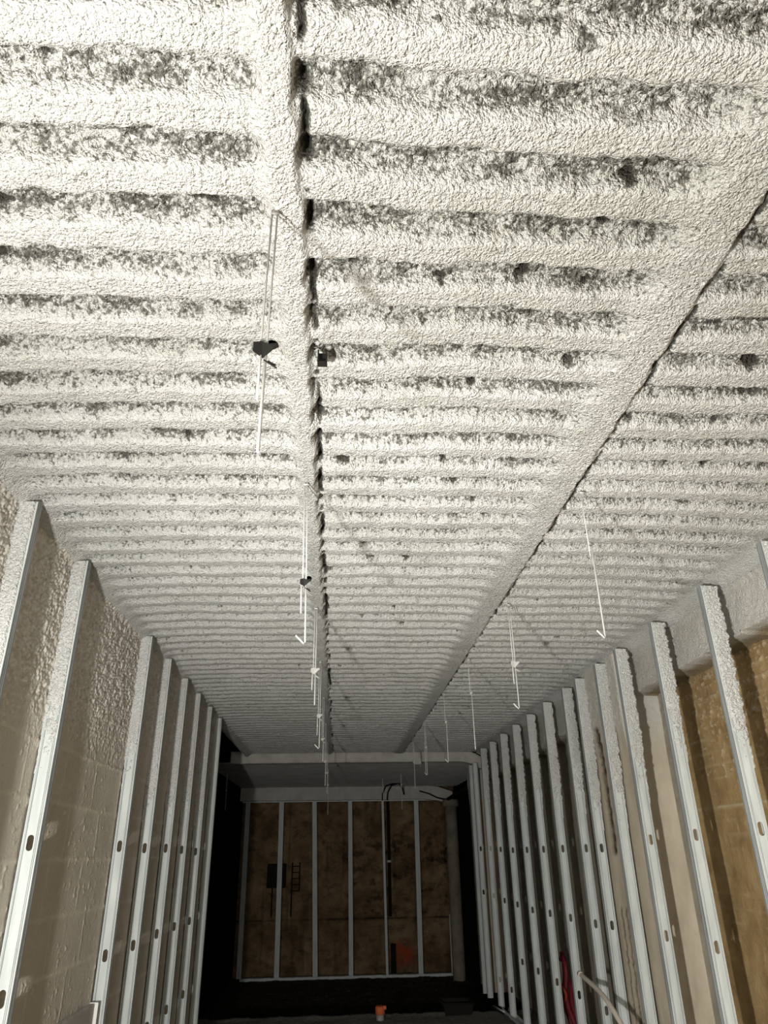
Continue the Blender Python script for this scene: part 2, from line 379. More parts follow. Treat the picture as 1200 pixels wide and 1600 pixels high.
# ------------------------------------------------------------------ rear wall, far side wall, floor
ys = np.array([0]); xs = axis((-2.6, -1.45, 0.06), (-1.45, 1.75, 0.014), (1.75, 2.0, 0.1)); zs = axis((-1.6, 0.95, 0.014))
X, Z = np.meshgrid(xs, zs)
up = sst(-0.850, -0.838, Z+0.012*(fbm(X*4, X*0, 101)-0.5))
Yw = 11.84-0.035*up+0.02*(fbm(X*3, Z*3, 102, 4)-0.5)
seam = np.exp(-((Z+0.846)/0.012)**2)*sst(0.3, 0.6, fbm(X*2.5, X*0, 103))
pits = sst(0.60, 0.68, fbm(X*8, Z*10, 104, 4, 0.6))*sst(-0.3, 0.4, X)*sst(0.45, 0.1, Z)*sst(-0.95, -0.75, Z)
drip = sst(0.62, 0.75, fbm(X*14, Z*1.2, 105, 3))*0.35
red = np.exp(-(((X-0.96)/0.15)**2+((Z+1.28)/0.17)**2)**1.5)*sst(0.25, 0.55, fbm(X*12, Z*12, 106, 3))
link('wall_back', grid_mesh('wall_back', wgrid(X, Yw+0.02*pits, Z), m_rear, {'mask': np.clip(seam*0.9+pits*0.65+drip, 0, 1), 'joint': red*0.9}), kind='structure')
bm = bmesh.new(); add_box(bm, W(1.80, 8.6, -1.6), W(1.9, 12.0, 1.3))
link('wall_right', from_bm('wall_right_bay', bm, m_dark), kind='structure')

xs = axis((-2.6, 2.0, 0.02)); ys = axis((-1.5, 5.0, 0.2), (5.0, 8.6, 0.02), (8.6, 11.9, 0.03))
X, Y = np.meshgrid(xs, ys)
drop = sst(7.50, 7.68, Y+0.12*(fbm(X*5, Y*0, 111)-0.5))
Z = FLOOR-0.265*drop+0.02*(fbm(X*6, Y*6, 112, 4)-0.5)*(Y > 5)+0.05*(fbm(X*5, Y*5, 113, 4)-0.5)*drop
Z += 0.02*np.exp(-((Y-7.45)/0.06)**2)*fbm(X*30, Y*30, 114)
me = grid_mesh('floor', wgrid(X, Y, Z), m_gravel); me.materials.append(m_soil)
pd = (drop[:-1, :-1] > 0.3).astype(np.int32).reshape(-1); me.polygons.foreach_set('material_index', pd)
link('floor', me, kind='structure')

# ------------------------------------------------------------------ beams
def lumpy_prism(name, path, prof, material, amp=0.006, seed=0, n=220, attrs=True):
    """closed profile (list of (a, z) offsets) swept along X through path points [(x, y, z)]"""
    path = np.array(path, float); d = np.r_[0, np.cumsum(np.hypot(np.diff(path[:, 0]), np.hypot(np.diff(path[:, 1]), np.diff(path[:, 2]))))]
    tt = np.linspace(0, d[-1], n); px = np.interp(tt, d, path[:, 0]); py = np.interp(tt, d, path[:, 1]); pz = np.interp(tt, d, path[:, 2])
    pr = np.array(prof, float); k = len(pr); dd = np.r_[0, np.cumsum(np.hypot(*np.diff(np.r_[pr, pr[:1]], axis=0).T))]
    uu = np.linspace(0, dd[-1], 56); cl = np.r_[pr, pr[:1]]
    a = np.interp(uu, dd, cl[:, 0]); b = np.interp(uu, dd, cl[:, 1])
    T, A = np.meshgrid(tt, uu); Ya = np.repeat(a[:, None], n, 1); Zb = np.repeat(b[:, None], n, 1)
    nz = amp*(fbm(T*30, A*30, seed, 3)-0.5)*2
    nz[-1] = nz[0]
    r = np.hypot(Ya, Zb)+1e-6
    P = wgrid(px[None]+0*Ya, py[None]+Ya*(1+nz/r), pz[None]+Zb*(1+nz/r))
    return grid_mesh(name, P, material, {'mask': 0.15*fbm(T*6, A*6, seed+1)}, flip=True)
rp = [(-0.05, -0.050), (-0.045, -0.066), (-0.02, -0.070), (0.04, -0.070), (0.05, -0.06), (0.05, 0.06), (0.03, 0.066), (-0.045, 0.062), (-0.05, 0.045)]
me = lumpy_prism('ceiling_beam', [(-1.17, 8.27, 0.972), (0.0, 8.27, 0.975), (1.30, 8.27, 0.975), (1.40, 8.27, 0.970), (1.47, 8.27, 0.952), (1.56, 8.26, 0.905), (1.70, 8.25, 0.835), (1.80, 8.24, 0.78)], rp, m_spray_dirty, 0.005, 201, 300)
link('ceiling_beam', me, label='grey sprayed beam across the room at the end of the ribbed ceiling', cat='beam')
me = lumpy_prism('ceiling_beam', [(-1.50, 11.45, 0.815), (1.25, 11.45, 0.815), (1.5, 11.45, 0.79), (1.72, 11.45, 0.72)], [(-0.05, -0.085), (0.05, -0.085), (0.05, 0.11), (-0.05, 0.11)], m_spray_dirty, 0.004, 205, 200)
link('ceiling_beam', me, label='dim brownish beam directly above the studs of the far wall', cat='beam')

# gusset hanging on the nearer beam
bm = bmesh.new(); add_box(bm, (-0.055, -0.03, -0.10), (0.055, 0.02, 0.085), 0.012)
o = link('beam_gusset', from_bm('beam_gusset', bm, m_spray_dirty, True), label='small sprayed lug lapping over the middle of the nearer beam', cat='bracket')
o.location = W(0.867, 8.20, 0.955)

# ------------------------------------------------------------------ concrete piers
def pier(name, y0, y1, x0, label, gouges, seed):
    r = random.Random(seed)
    # one skin: near end, face, far end
    us = np.concatenate([np.linspace(0, 1, 20)[:-1], np.linspace(1, 2, 90)[:-1], np.linspace(2, 3, 12)]); zs = axis((FLOOR, -0.9, 0.04), (-0.9, 1.02, 0.008))
    U, Z = np.meshgrid(us, zs)
    Xp = np.where(U < 1, XR+0.02-(XR+0.02-x0)*U, np.where(U < 2, x0, x0+(XR+0.02-x0)*(U-2)))
    Yp = np.where(U < 1, y0, np.where(U < 2, y0+(y1-y0)*(U-1), y1))
    face = sst(0.95, 1.02, U)*(1-sst(1.98, 2.05, U))
    cov = sst(0.45, 0.72, Z+0.14*(fbm(Yp*9, Z*9, seed)-0.5))
    lum = 1-np.clip(cells((Yp+Xp)*75, Z*75, seed+2)*1.2, 0, 1)
    d = cov*(0.012*lum+0.008)+0.004*(fbm((Yp+Xp)*8, Z*5, seed+3, 4)-0.5)
    gd = np.zeros_like(Z)
    for (ya, yb, za, zb_, wd) in gouges:
        yc = ya+(yb-ya)*np.clip((za-Z)/(za-zb_), 0, 1)
        inside = sst(zb_-0.01, zb_+0.02, Z)*(1-sst(za-0.02, za+0.01, Z))
        gd = np.maximum(gd, np.exp(-((Yp-yc+0.03*(fbm(Z*40, Z*0, seed+5, 3)-0.5))/wd)**2)*inside)
    rg = fbm(Yp*60, Z*60, seed+6, 3)
    d = d-gd*(0.004+0.014*rg)+0.004*np.exp(-((gd-0.35)/0.2)**2)*rg
    Xp = np.where(U >= 1, Xp-d*face, Xp); Yp = np.where(U < 1, Yp-d*0.8, Yp)
    me = grid_mesh(name, wgrid(Xp, Yp, Z), m_conc, {'mask': cov*0.9, 'joint': np.clip(gd*1.2*(0.3+rg), 0, 1)})
    return link(name, me, label=label, cat='pier')
pier('concrete_pier', 3.86, 4.42, 1.538, 'pale concrete pier with a long dark gouge in its face, by the right wall',
     [(4.285, 4.285, 0.66, -0.03, 0.036), (4.25, 4.27, -0.28, -1.0, 0.016), (4.32, 4.34, -0.28, -1.0, 0.014)], 301)
pier('concrete_pier', 8.40, 8.95, 1.55, 'plain grey concrete pier at the far end of the right wall, beyond the last stud', [], 331)

# round column by the rear wall
bm = bmesh.new()
add_tube(bm, [W(1.645, 11.15, z) for z in (-1.62, -1.4, -0.6, 0.2, 0.60)], 0.105, 24)
col = link('round_column', from_bm('round_column', bm, m_bconc), label='dim brown round column in the right corner of the far bay', cat='column')
bm = bmesh.new(); add_tube(bm, [W(1.645, 11.15, z) for z in (0.60, 0.615, 0.68, 0.70)], [0.125, 0.145, 0.145, 0.12], 24)
link('capital', from_bm('capital', bm, m_bconc), col)
bm = bmesh.new(); add_tube(bm, [W(1.60, 11.1, 0.70), W(1.66, 10.6, 0.74), W(1.78, 9.9, 0.80)], 0.03, 10)
link('corner_pipe', from_bm('corner_pipe', bm, m_black), label='dark pipe rising to the right from the top of the round column', cat='pipe')

# ------------------------------------------------------------------ steel studs
def stud_mesh(h, wid, holes, fl=0.036, hw=0.024, hh=0.056):
    """C section: web in the plane y=0 from x=0..wid, flanges running to +y, punched slots in the web"""
    bm = bmesh.new()
    def strip(poly, z0, z1):
        a = [bm.verts.new((x, y, z0)) for x, y in poly]; b = [bm.verts.new((x, y, z1)) for x, y in poly]
        for i in range(len(poly)-1): bm.faces.new((a[i], a[i+1], b[i+1], b[i]))
    p0, p1 = wid*0.5-hw*0.75, wid*0.5+hw*0.75
    g = fl
    left = [(0.007, g), (0, g), (0, g*0.70), (0.002, g*0.64), (0.002, g*0.56), (0, g*0.50), (0, g*0.40), (0.002, g*0.34), (0.002, g*0.28), (0, g*0.22), (0, 0.0015), (0.0015, 0), (wid*0.10, 0), (wid*0.13, -0.0018), (wid*0.17, -0.0018), (wid*0.20, 0), (p0, 0)]
    rightp = [(p1, 0), (wid*0.80, 0), (wid*0.83, -0.0018), (wid*0.87, -0.0018), (wid*0.90, 0), (wid-0.0015, 0), (wid, 0.0015), (wid, g*0.22), (wid-0.002, g*0.28), (wid-0.002, g*0.34), (wid, g*0.40), (wid, g*0.50), (wid-0.002, g*0.56), (wid-0.002, g*0.64), (wid, g*0.70), (wid, g), (wid-0.007, g)]
    strip(left, 0, h); strip(rightp, 0, h)
    z = 0.0; cx = wid/2
    for hz in sorted(holes)+[None]:
        top = h if hz is None else hz-hh*0.8
        strip([(p0, 0), (p1, 0)], z, top)
        if hz is None: break
        n = 6; loop = []
        for k in range(n+1):
            a = math.pi*k/n; loop.append((cx+hw/2*math.cos(a), hz+hh/2-hw/2+hw/2*math.sin(a)))
        for k in range(n+1):
            a = math.pi+math.pi*k/n; loop.append((cx+hw/2*math.cos(a), hz-hh/2+hw/2+hw/2*math.sin(a)))
        inner = [bm.verts.new((x, 0, zz)) for x, zz in loop]
        # punched lip turned inwards
        lip = [bm.verts.new((x, 0.004, zz)) for x, zz in loop]
        for k in range(len(loop)): bm.faces.new((inner[k], lip[k], lip[(k+1) % len(loop)], inner[(k+1) % len(loop)]))
        zt, zb = hz+hh*0.8, hz-hh*0.8
        tr = bm.verts.new((p1, 0, zt)); tl = bm.verts.new((p0, 0, zt)); bl = bm.verts.new((p0, 0, zb)); brr = bm.verts.new((p1, 0, zb))
        bm.faces.new(inner[0:n+1]+[tl, tr]); bm.faces.new(inner[n+1:]+[brr, bl])
        bm.faces.new((inner[n], inner[n+1], bl, tl)); bm.faces.new((inner[-1], inner[0], tr, brr))
        z = zt
    bmesh.ops.remove_doubles(bm, verts=bm.verts, dist=0.00005)
    bmesh.ops.recalc_face_normals(bm, faces=bm.faces)
    bmesh.ops.solidify(bm, geom=list(bm.faces), thickness=0.0011)
    bm.normal_update()
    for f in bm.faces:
        if abs(f.normal.x) > 0.35: f.material_index = 1       # same steel, but the flanges take the darker copy with shade painted in
    return from_bm('stud', bm, [m_zinc, m_flange_shade])
def coating_mesh(wid, z0, z1, wall_side, seed, thick=0.009):
    """lumpy overspray on the front of the web, ragged towards the wall (wall_side -1: x<0, +1: x>wid)"""
    us = np.linspace(0, 1, 26); zs = np.arange(z0, z1, 0.0042); U, Z = np.meshgrid(us, zs)
    t = sst(z0, z0+0.45, Z+0.25*(fbm(Z*9, U*2, seed)-0.5))
    ext = (0.004+0.020*fbm(Z*55, Z*0, seed+1, 3, 0.6)*(1 if wall_side < 0 else 1.25))*(0.25+0.75*t)
    if wall_side < 0: x0 = -ext+0.003*(1-t); x1 = wid-0.004-0.003*fbm(Z*60, Z*0, seed+2)
    else: x0 = 0.004+0.003*fbm(Z*60, Z*0, seed+2); x1 = wid+ext
    Xc = x0+(x1-x0)*U
    e = np.clip(np.minimum(U, 1-U)/0.10, 0, 1)**0.5
    lum = 1-np.clip(cells(Xc*95, Z*95, seed+3)*1.2, 0, 1)
    spotty = sst(0.40, 0.60, fbm(Xc*80, Z*80, seed+4, 2)+0.9*t-0.35)
    y = 0.003-e*(0.0040+thick*t*(0.4+0.9*lum)+0.004*fbm(Xc*200, Z*200, seed+5, 2))*(0.05+0.95*spotty)
    y = np.where(spotty < 0.1, 0.0005, y)
    return grid_mesh('spray_coating', np.stack([Xc, y, Z], -1), m_spray, {'mask': 0*Xc})
def place_stud(side, y, holes, label, seed, top=0.985, bottom=FLOOR, spray=0.30, wid=0.053, x=None, group=None, fl=0.040, thick=0.009):
    """side -1 left wall, +1 right wall; holes are heights in camera units"""
    x0 = x if x is not None else (-0.976 if side < 0 else 1.465)
    h = (top-bottom)*S
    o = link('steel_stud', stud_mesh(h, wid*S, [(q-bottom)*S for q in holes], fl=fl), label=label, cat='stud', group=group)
    o.location = W(x0, y, bottom)
    if spray is not None:
        c = link('spray_coating', coating_mesh(wid*S, (spray-bottom)*S, h-0.005, side, seed, thick), o)
        c['label'] = 'lumpy grey-white overspray on the upper part'
    return o
gl = 'steel studs along the block wall'; gr_ = 'steel studs along the right wall'; gb = 'steel studs of the far wall'
left = [
 (2.00, [0.05, -0.355, -0.76], 'nearest steel stud on the left block wall, cut off by the left photo edge'),
 (2.485, [0.047, -0.357, -0.76], 'second steel stud from the left photo edge, with wide bare block on both sides'),
 (3.49, [0.047, -0.361, -0.76], 'first stud of the close-set left row, just beyond the widest bare block bay'),
 (3.94, [0.043, -0.369, -0.78], 'second stud of the close-set left row, its lower slot below its neighbours'),
 (4.42, [0.046, -0.364, -0.77], 'third of the six close-set studs on the left, greyer than the next one'),
 (4.87, [0.040, -0.366, -0.77], 'fourth close-set stud on the left, with a yellowish sheen at mid height'),
 (5.35, [0.032, -0.373, -0.77], 'fifth close-set stud on the left, last one showing punched slots'),
 (5.83, [], 'slotless dull stud ending the left row beside the black opening')]
for k, (y, hs, lab) in enumerate(left):
    place_stud(-1, y, hs, lab, 400+k*17, spray=(None if k == 7 else 0.22+0.03*(k % 3)-(0.12 if k in (3, 4, 5, 6) else 0)), group=gl)
rightst = [
 (2.20, [0.06, -0.35], 'nearest stud of the right wall, only its top seen at the right photo edge', 0.35),
 (2.66, [0.058, -0.35, -0.76], 'right-wall stud crossing the pale mortar streak on the brown brick', 0.26),
 (3.17, [0.050, -0.352, -0.76], 'right-wall stud standing between brown brick and pale concrete', 0.34),
 (3.65, [0.040, -0.356, -0.77], 'right-wall stud right before the pale concrete pier, wide dark shadow beside it', 0.20),
 (3.98, [], 'slotless stud standing against the face of the gouged concrete pier', 0.10),
 (4.36, [0.009, -0.37], 'stud with faint slots closing the far side of the gouged pier', 0.10),
 (4.64, [0.010, -0.384, -0.80], 'right-wall stud just beyond the gouged pier, dark gap on its right', 0.20),
 (5.13, [0.011, -0.388, -0.80], 'stud behind which the white conduit ends, right wall', 0.20),
 (5.62, [0.010, -0.395, -0.80], 'right-wall stud just left of the white conduit end, red hoses behind it', 0.28),
 (6.12, [0.009, -0.405, -0.80], 'right-wall stud with red hoses showing on its right side', 0.25),
 (6.62, [0.009, -0.396, -0.80], 'fifth stud from the far end of the right row', 0.28),
 (7.12, [0.018, -0.394, -1.06], 'fourth stud from the far end of the right row', 0.30),
 (7.60, [0.030, -0.376, -1.05], 'third stud from the far end of the right row, its slots near the pier', 0.35),
 (8.12, [0.030, -0.37], 'second stud from the far end of the right row, under the bent beam end', None),
 (8.36, [], 'last stud at the far end of the right row, against the plain pier', None)]
for k, (y, hs, lab, sz) in enumerate(rightst):
    place_stud(1, y, hs, lab, 600+k*19, spray=sz, group=gr_, top=(0.965 if k < 13 else 0.88), thick=0.012)
# floor tracks
def track(name, lo, hi, ht, label, axis_='y'):
    bm = bmesh.new(); x0, y0, z0 = lo; x1, y1, _ = hi; th = 0.0015
    add_box(bm, (x0, y0, z0), (x1, y1, z0+th))
    if axis_ == 'y':
        add_box(bm, (x0, y0, z0+th), (x0+th, y1, z0+ht)); add_box(bm, (x1-th, y0, z0+th), (x1, y1, z0+ht))
    else:
        add_box(bm, (x0, y0, z0+th), (x1, y0+th, z0+ht)); add_box(bm, (x0, y1-th, z0+th), (x1, y1, z0+ht))
    return link(name, from_bm(name, bm, m_zinc), label=label, cat='track')
track('floor_track', W(-0.979, 1.2, FLOOR+0.010), W(-0.920, 5.9, 0), 0.03, 'steel floor track under the left row of studs')
track('floor_track', W(1.462, 1.2, FLOOR+0.010), W(1.521, 7.45, 0), 0.03, 'steel floor track under the right row of studs')

# rear wall framing: studs turned with the flange to the room
def rear_stud(xt, label, wd=0.062, two=True, z0=-1.505, z1=0.735, xb=None):
    bm = bmesh.new(); h = (z1-z0)*S; w_ = wd*S; dp = 0.065
    th = 0.0015
    pts = [(-w_/2, 0.012), (-w_/2, 0), (-w_*0.12, 0), (-w_*0.10, 0.004), (w_*0.10, 0.004), (w_*0.12, 0), (w_/2, 0), (w_/2, dp), (w_/2-0.03, dp)] if two else [(-w_/2, 0.01), (-w_/2, 0), (w_/2, 0), (w_/2, dp), (w_/2-0.02, dp)]
    a = [bm.verts.new((x, y, 0)) for x, y in pts]; b = [bm.verts.new((x, y, h)) for x, y in pts]
    for i in range(len(pts)-1): bm.faces.new((a[i], a[i+1], b[i+1], b[i]))
    bmesh.ops.recalc_face_normals(bm, faces=bm.faces); bm.normal_update()
    bmesh.ops.solidify(bm, geom=list(bm.faces), thickness=th)
    o = link('steel_stud', from_bm('rear_stud', bm, m_zinc), label=label, cat='stud', group=gb)
    o.location = W(xt if xb is None else xb, 11.53, z0)
    if xb is not None: o.rotation_euler = (0, math.atan2(xt-xb, z1-z0), 0)
    return o
for xt, xb, lab, wd, two in [
    (-1.335, -1.318, 'leftmost stud of the far wall, beside the black void', 0.066, True),
    (-0.838, -0.808, 'far-wall stud crossing in front of the dark square box', 0.068, True),
    (-0.350, -0.282, 'third far-wall stud from the left, just right of the dark square box', 0.066, True),
    (0.184, 0.208, 'fourth far-wall stud from the left, in the middle of the rusty wall', 0.060, True),
    (0.672, 0.706, 'thin far-wall stud directly left of the dark drain pipe', 0.034, False),
    (1.180, 1.172, 'rightmost full stud of the far wall, right of the red paint patch', 0.066, True)]:
    rear_stud(xt, lab, wd, two, xb=xb)
rear_stud(1.610, 'short stub of stud rising at the right end of the far floor track', 0.022, False, -1.505, -0.80)
bm = bmesh.new(); a = W(-1.42, 11.515, 0.730); b = W(1.72, 11.60, 0.744); add_box(bm, a, b); add_box(bm, (a.x, a.y, a.z-0.02), (b.x, a.y+0.0015, a.z))
link('wall_track', from_bm('wall_track', bm, m_zinc), label='thin steel track along the top of the far-wall studs', cat='track')
bm = bmesh.new(); rr = random.Random(4); n = 60; x0, x1 = -1.30, 1.64
vs = []
for i in range(n+1):
    x = x0+(x1-x0)*i/n; lo = W(x, 11.50, -1.532+rr.uniform(-0.004, 0.003)); hi = W(x, 11.50, -1.500+rr.uniform(-0.003, 0.003)); bk = W(x, 11.60, -1.50); bl = W(x, 11.60, -1.53)
    vs.append([bm.verts.new(q) for q in (lo, hi, bk, bl)])
for a, b in zip(vs, vs[1:]):
    for k in range(4): bm.faces.new((a[k], a[(k+1) % 4], b[(k+1) % 4], b[k]))
bm.faces.new(vs[0][::-1]); bm.faces.new(vs[-1]); bmesh.ops.recalc_face_normals(bm, faces=bm.faces)
link('wall_track', from_bm('floor_track_rear', bm, m_zinc), label='light steel track along the foot of the far-wall studs', cat='track')

# dark box, drain pipe on the rear wall
bm = bmesh.new(); add_box(bm, W(-1.02, 11.70, -0.425), W(-0.745, 11.83, -0.11), 0.006)
bx = link('wall_box', from_bm('wall_box', bm, m_black), label='dark square box on the far wall behind the second stud', cat='box')
bm = bmesh.new(); add_tube(bm, [W(-0.94, 11.79, -0.42), W(-0.94, 11.79, -0.80)], 0.012, 8); link('conduit', from_bm('conduit', bm, m_black), bx)
bm = bmesh.new()
for z in (-0.15, -0.23, -0.31, -0.39, -0.47): add_tube(bm, [W(-0.66, 11.80, z), W(-0.55, 11.80, z)], 0.009, 6)
for x in (-0.66, -0.55): add_tube(bm, [W(x, 11.80, -0.10), W(x, 11.80, -0.80 if x < -0.6 else -0.47)], 0.012, 8)
link('pipe_bracket', from_bm('pipe_bracket', bm, m_black), label='dark ladder-like bracket on the far wall right of the dark box', cat='bracket')
bm = bmesh.new(); add_tube(bm, [W(0.765, 11.775, 0.72), W(0.772, 11.775, 0.40), W(0.775, 11.775, -0.82)], 0.030, 12)
pp = link('drain_pipe', from_bm('drain_pipe', bm, m_black), label='black vertical drain pipe on the far wall beside the thin stud', cat='pipe')
bm = bmesh.new(); add_tube(bm, [W(0.773, 11.775, -0.09), W(0.773, 11.775, -0.12)], 0.040, 12); link('pipe_clamp', from_bm('pipe_clamp', bm, m_zinc), pp)
bm = bmesh.new(); add_tube(bm, [W(0.80, 11.66, -1.15), W(0.80, 11.66, -1.60)], 0.042, 12)
link('pipe_stub', from_bm('pipe_stub', bm, m_black), label='short dark pipe stub at the foot of the far wall by the red patch', cat='pipe')
for q, lab in (([(0.66, 0.715, 11.36), (0.66, 0.80, 11.30), (0.70, 0.90, 11.2), (0.80, 0.905, 10.8)], 'left loop of dark cable over the far beam'),
               ([(0.73, 0.715, 11.36), (0.74, 0.82, 11.30), (0.78, 0.90, 11.15), (0.86, 0.905, 10.8), (0.93, 0.87, 11.0), (0.98, 0.79, 11.3)], 'right arched loop of dark cable over the far beam'),
               ([(1.22, 0.84, 11.38), (1.36, 0.80, 11.37), (1.48, 0.74, 11.34), (1.60, 0.69, 11.1)], 'dark cable curving down the right end of the far beam')):
    bm = bmesh.new(); add_tube(bm, [W(x, y, z) for x, z, y in q], 0.012, 8)
    link('loose_cable', from_bm('loose_cable', bm, m_black), label=lab, cat='cable')

# ------------------------------------------------------------------ hangers
def hanger(x, y, label, seed, clip=0.68, end=0.51, base_z=0.985, hook=0, twin=True, dark=False, second=None, tilt=0.0, clipped=True, cs=1.0, so=-0.008):
    t_ = bpy.data.objects.new('ceiling_hanger', None); C.objects.link(t_); t_.location = W(x, y, base_z); tag(t_, label, 'hanger', 'wire hangers under the ceiling strips')
    t_.empty_display_size = 0.05
    q = lambda dx, dy, z: ((dx+tilt*(base_z-z))*S, dy*S, (z-base_z)*S)
    rw = 0.0019
    bm = bmesh.new(); add_tube(bm, [q(-0.004, 0, base_z+0.012), q(-0.004, 0, clip-0.01)], rw, 8)
    if twin: add_tube(bm, [q(0.005, 0, base_z+0.012), q(0.005, 0, clip-0.005)], rw, 8)
    add_tube(bm, [q(-0.006, 0, base_z+0.004), q(0.007, 0, base_z+0.004)], rw*1.8, 8)
    link('upper_wire', from_bm('upper_wire', bm, m_wire_dim if y < 1 else m_wire), t_)
    bm = bmesh.new(); pts = [q(0.0045, 0.002, clip+0.02), q(0.0045, 0.002, end)]
    if hook: pts += [q(0.0045-0.004, -0.002, end-0.004), q(-0.020, -0.006, end+0.016)]
    else: pts += [q(0.0045, 0.002, end-0.001)]
    add_tube(bm, pts, 0.0030, 8)
    if second: add_tube(bm, [q(so, 0, clip+0.012), q(so, 0, second)], 0.0025, 8)
    link('lower_rod', from_bm('lower_rod', bm, m_wire), t_)
    if clipped:
        bm = bmesh.new()
        # bent spring plate: two leaves, pinched round the wires
        k = cs
        pl = [(-0.014, -0.004, 0.010), (-0.014, -0.004, -0.006), (0.0, 0.003, -0.014), (0.016, -0.001, 0.001), (0.024, 0.002, 0.007), (0.021, 0.001, 0.013), (0.008, 0.0, 0.010), (-0.002, -0.001, 0.014)]
        vsf = [bm.verts.new((a*S*k+(tilt*(base_z-clip))*S, b*S*k-0.004, c*S*k+(clip-base_z)*S)) for a, b, c in pl]
        f = bm.faces.new(vsf); bmesh.ops.triangulate(bm, faces=[f])
        bmesh.ops.solidify(bm, geom=list(bm.faces), thickness=0.003)
        for a, b in (((0.002, 0, -0.018), (0.022, 0.001, -0.032)), ((0.008, 0, -0.020), (0.020, 0.002, -0.026))):
            add_tube(bm, [Vector(q(0, 0, clip))+Vector(a)*S*k, Vector(q(0, 0, clip))+Vector(b)*S*k], 0.0016, 6)
        link('spring_clip', from_bm('spring_clip', bm, m_clip if dark else m_clipg), t_)
        if dark:
            bm = bmesh.new(); g = bmesh.ops.create_circle(bm, cap_ends=True, radius=0.010*S*k, segments=14)
            for vv in g['verts']: vv.co = Vector(q(0.012, 0.003, clip+0.014))+Vector((vv.co.x, 0, vv.co.y*0.8))
            bmesh.ops.solidify(bm, geom=list(bm.faces), thickness=0.003)
            link('washer', from_bm('washer', bm, m_zinc), t_)
    return t_
hanger(-0.118, 0.871, 'nearest and longest wire hanger, with a black spring clip halfway down', 1, clip=0.689, end=0.513, dark=True, second=0.60, tilt=-0.01, base_z=0.972, so=-0.003)
hanger(-0.104, 1.846, 'hanger with two rods and a white hook, beyond the black-clipped one', 2, clip=0.672, end=0.506, dark=True, second=0.585, hook=1, cs=0.8, tilt=0.018, base_z=0.972)
hanger(-0.106, 3.01, 'thin twin-wire hanger behind the white-hooked one, left strip', 3, clip=0.70, end=0.56, second=0.62, tilt=0.0, base_z=0.972)
hanger(-0.108, 3.98, 'hooked thin hanger in front of the left half of the near beam', 4, clip=0.68, end=0.515, second=0.58, hook=1, cs=0.8, tilt=0.0, base_z=0.972)
hanger(-0.108, 5.0, 'fifth hanger along the left strip, ending over the near beam', 5, clip=0.70, end=0.56, cs=0.7, base_z=0.972)
hanger(-0.108, 6.1, 'sixth hanger along the left strip, ending below the near beam', 6, clip=0.68, end=0.50, cs=0.7, base_z=0.972)
hanger(-0.108, 7.2, 'faint last hanger of the left strip before the beam', 7, clip=0.70, end=0.52, cs=0.7, base_z=0.972)
hanger(0.737, 1.90, 'single long leaning hanger rod nearest the right wall, hooked end', 8, clip=0.79, end=0.537, twin=False, clipped=False, hook=0.6, tilt=0.0)
hanger(0.748, 2.99, 'twin-wire hanger with a knobbly grey clip, second on the right strip', 9, clip=0.722, end=0.54, second=0.64, hook=1, tilt=0.0)
hanger(0.735, 3.98, 'single slender hanger, third on the right strip', 10, clip=0.80, end=0.50, twin=False, cs=0.45)
hanger(0.728, 4.95, 'spray-crusted hanger, fourth on the right strip, ending on the near beam', 11, clip=0.80, end=0.545, twin=False, cs=0.5, hook=0.5)
hanger(0.735, 6.23, 'twin-wire hanger in front of the sprayed lug on the beam', 12, clip=0.80, end=0.585, second=0.60, hook=1, cs=0.6)
hanger(0.738, 7.3, 'faint last hanger of the right strip, left of the sprayed lug', 13, clip=0.80, end=0.56, cs=0.5)
hanger(-1.35, 9.3, 'thin pale wire hanging in the dark left side of the far bay', 14, clip=0.72, end=0.50, base_z=0.90, cs=0.5)
hanger(-0.12, 9.0, 'wire hanger in the far bay, in line with the left strip', 15, clip=0.74, end=0.42, base_z=0.90, cs=0.7)
hanger(0.80, 9.6, 'crossbarred wire hanger in the far bay, near the arched cables', 16, clip=0.78, end=0.50, base_z=0.90, cs=0.7)
hanger(0.60, 10.2, 'left wire of the pair hanging before the arched dark cables', 17, clip=0.78, end=0.55, base_z=0.90, cs=0.6)

# little square clip beside strip 1
bm = bmesh.new(); add_box(bm, (-0.012, -0.004, -0.020), (-0.008, 0.016, 0.02)); add_box(bm, (0.010, -0.004, -0.020), (0.014, 0.016, 0.02)); add_box(bm, (-0.012, -0.004, -0.022), (0.014, 0.016, -0.018)); add_box(bm, (-0.012, 0.012, -0.02), (0.014, 0.016, 0.02))
o = link('strip_bracket', from_bm('strip_bracket', bm, m_clip), label='small dark square bracket beside the left ceiling strip, right of the black clip', cat='bracket'); o.location = W(-0.046, 1.262, 0.985)

# ------------------------------------------------------------------ small things low in the picture
# white conduit leaning across the right studs
pts = []
A = W(1.40, 4.76, -0.640); B = W(1.345, 4.22, -0.66); Cc = W(1.31, 3.86, -0.735); D = W(1.29, 3.60, -0.84); E_ = W(1.27, 3.40, -1.0); F_ = W(1.27, 3.30, -1.27)
ctrl = [A, B, Cc, D, E_, F_]
for i in range(len(ctrl)-1):
    p0 = ctrl[max(i-1, 0)]; p1 = ctrl[i]; p2 = ctrl[i+1]; p3 = ctrl[min(i+2, len(ctrl)-1)]
    for k in range(8):
        u = k/8; pts.append(0.5*((2*p1)+(p2-p0)*u+(2*p0-5*p1+4*p2-p3)*u*u+(3*p1-p0-3*p2+p3)*u**3))
pts.append(F_)
bm = bmesh.new(); add_tube(bm, pts, 0.0150, 12)
cd = link('plastic_conduit', from_bm('plastic_conduit', bm, m_pvc), label='white plastic conduit bending out from the right studs near the floor', cat='conduit')
bm = bmesh.new(); add_tube(bm, [A+(A-pts[1]).normalized()*0.004, pts[1]], 0.018, 12); link('coupling', from_bm('coupling', bm, m_pvc), cd)

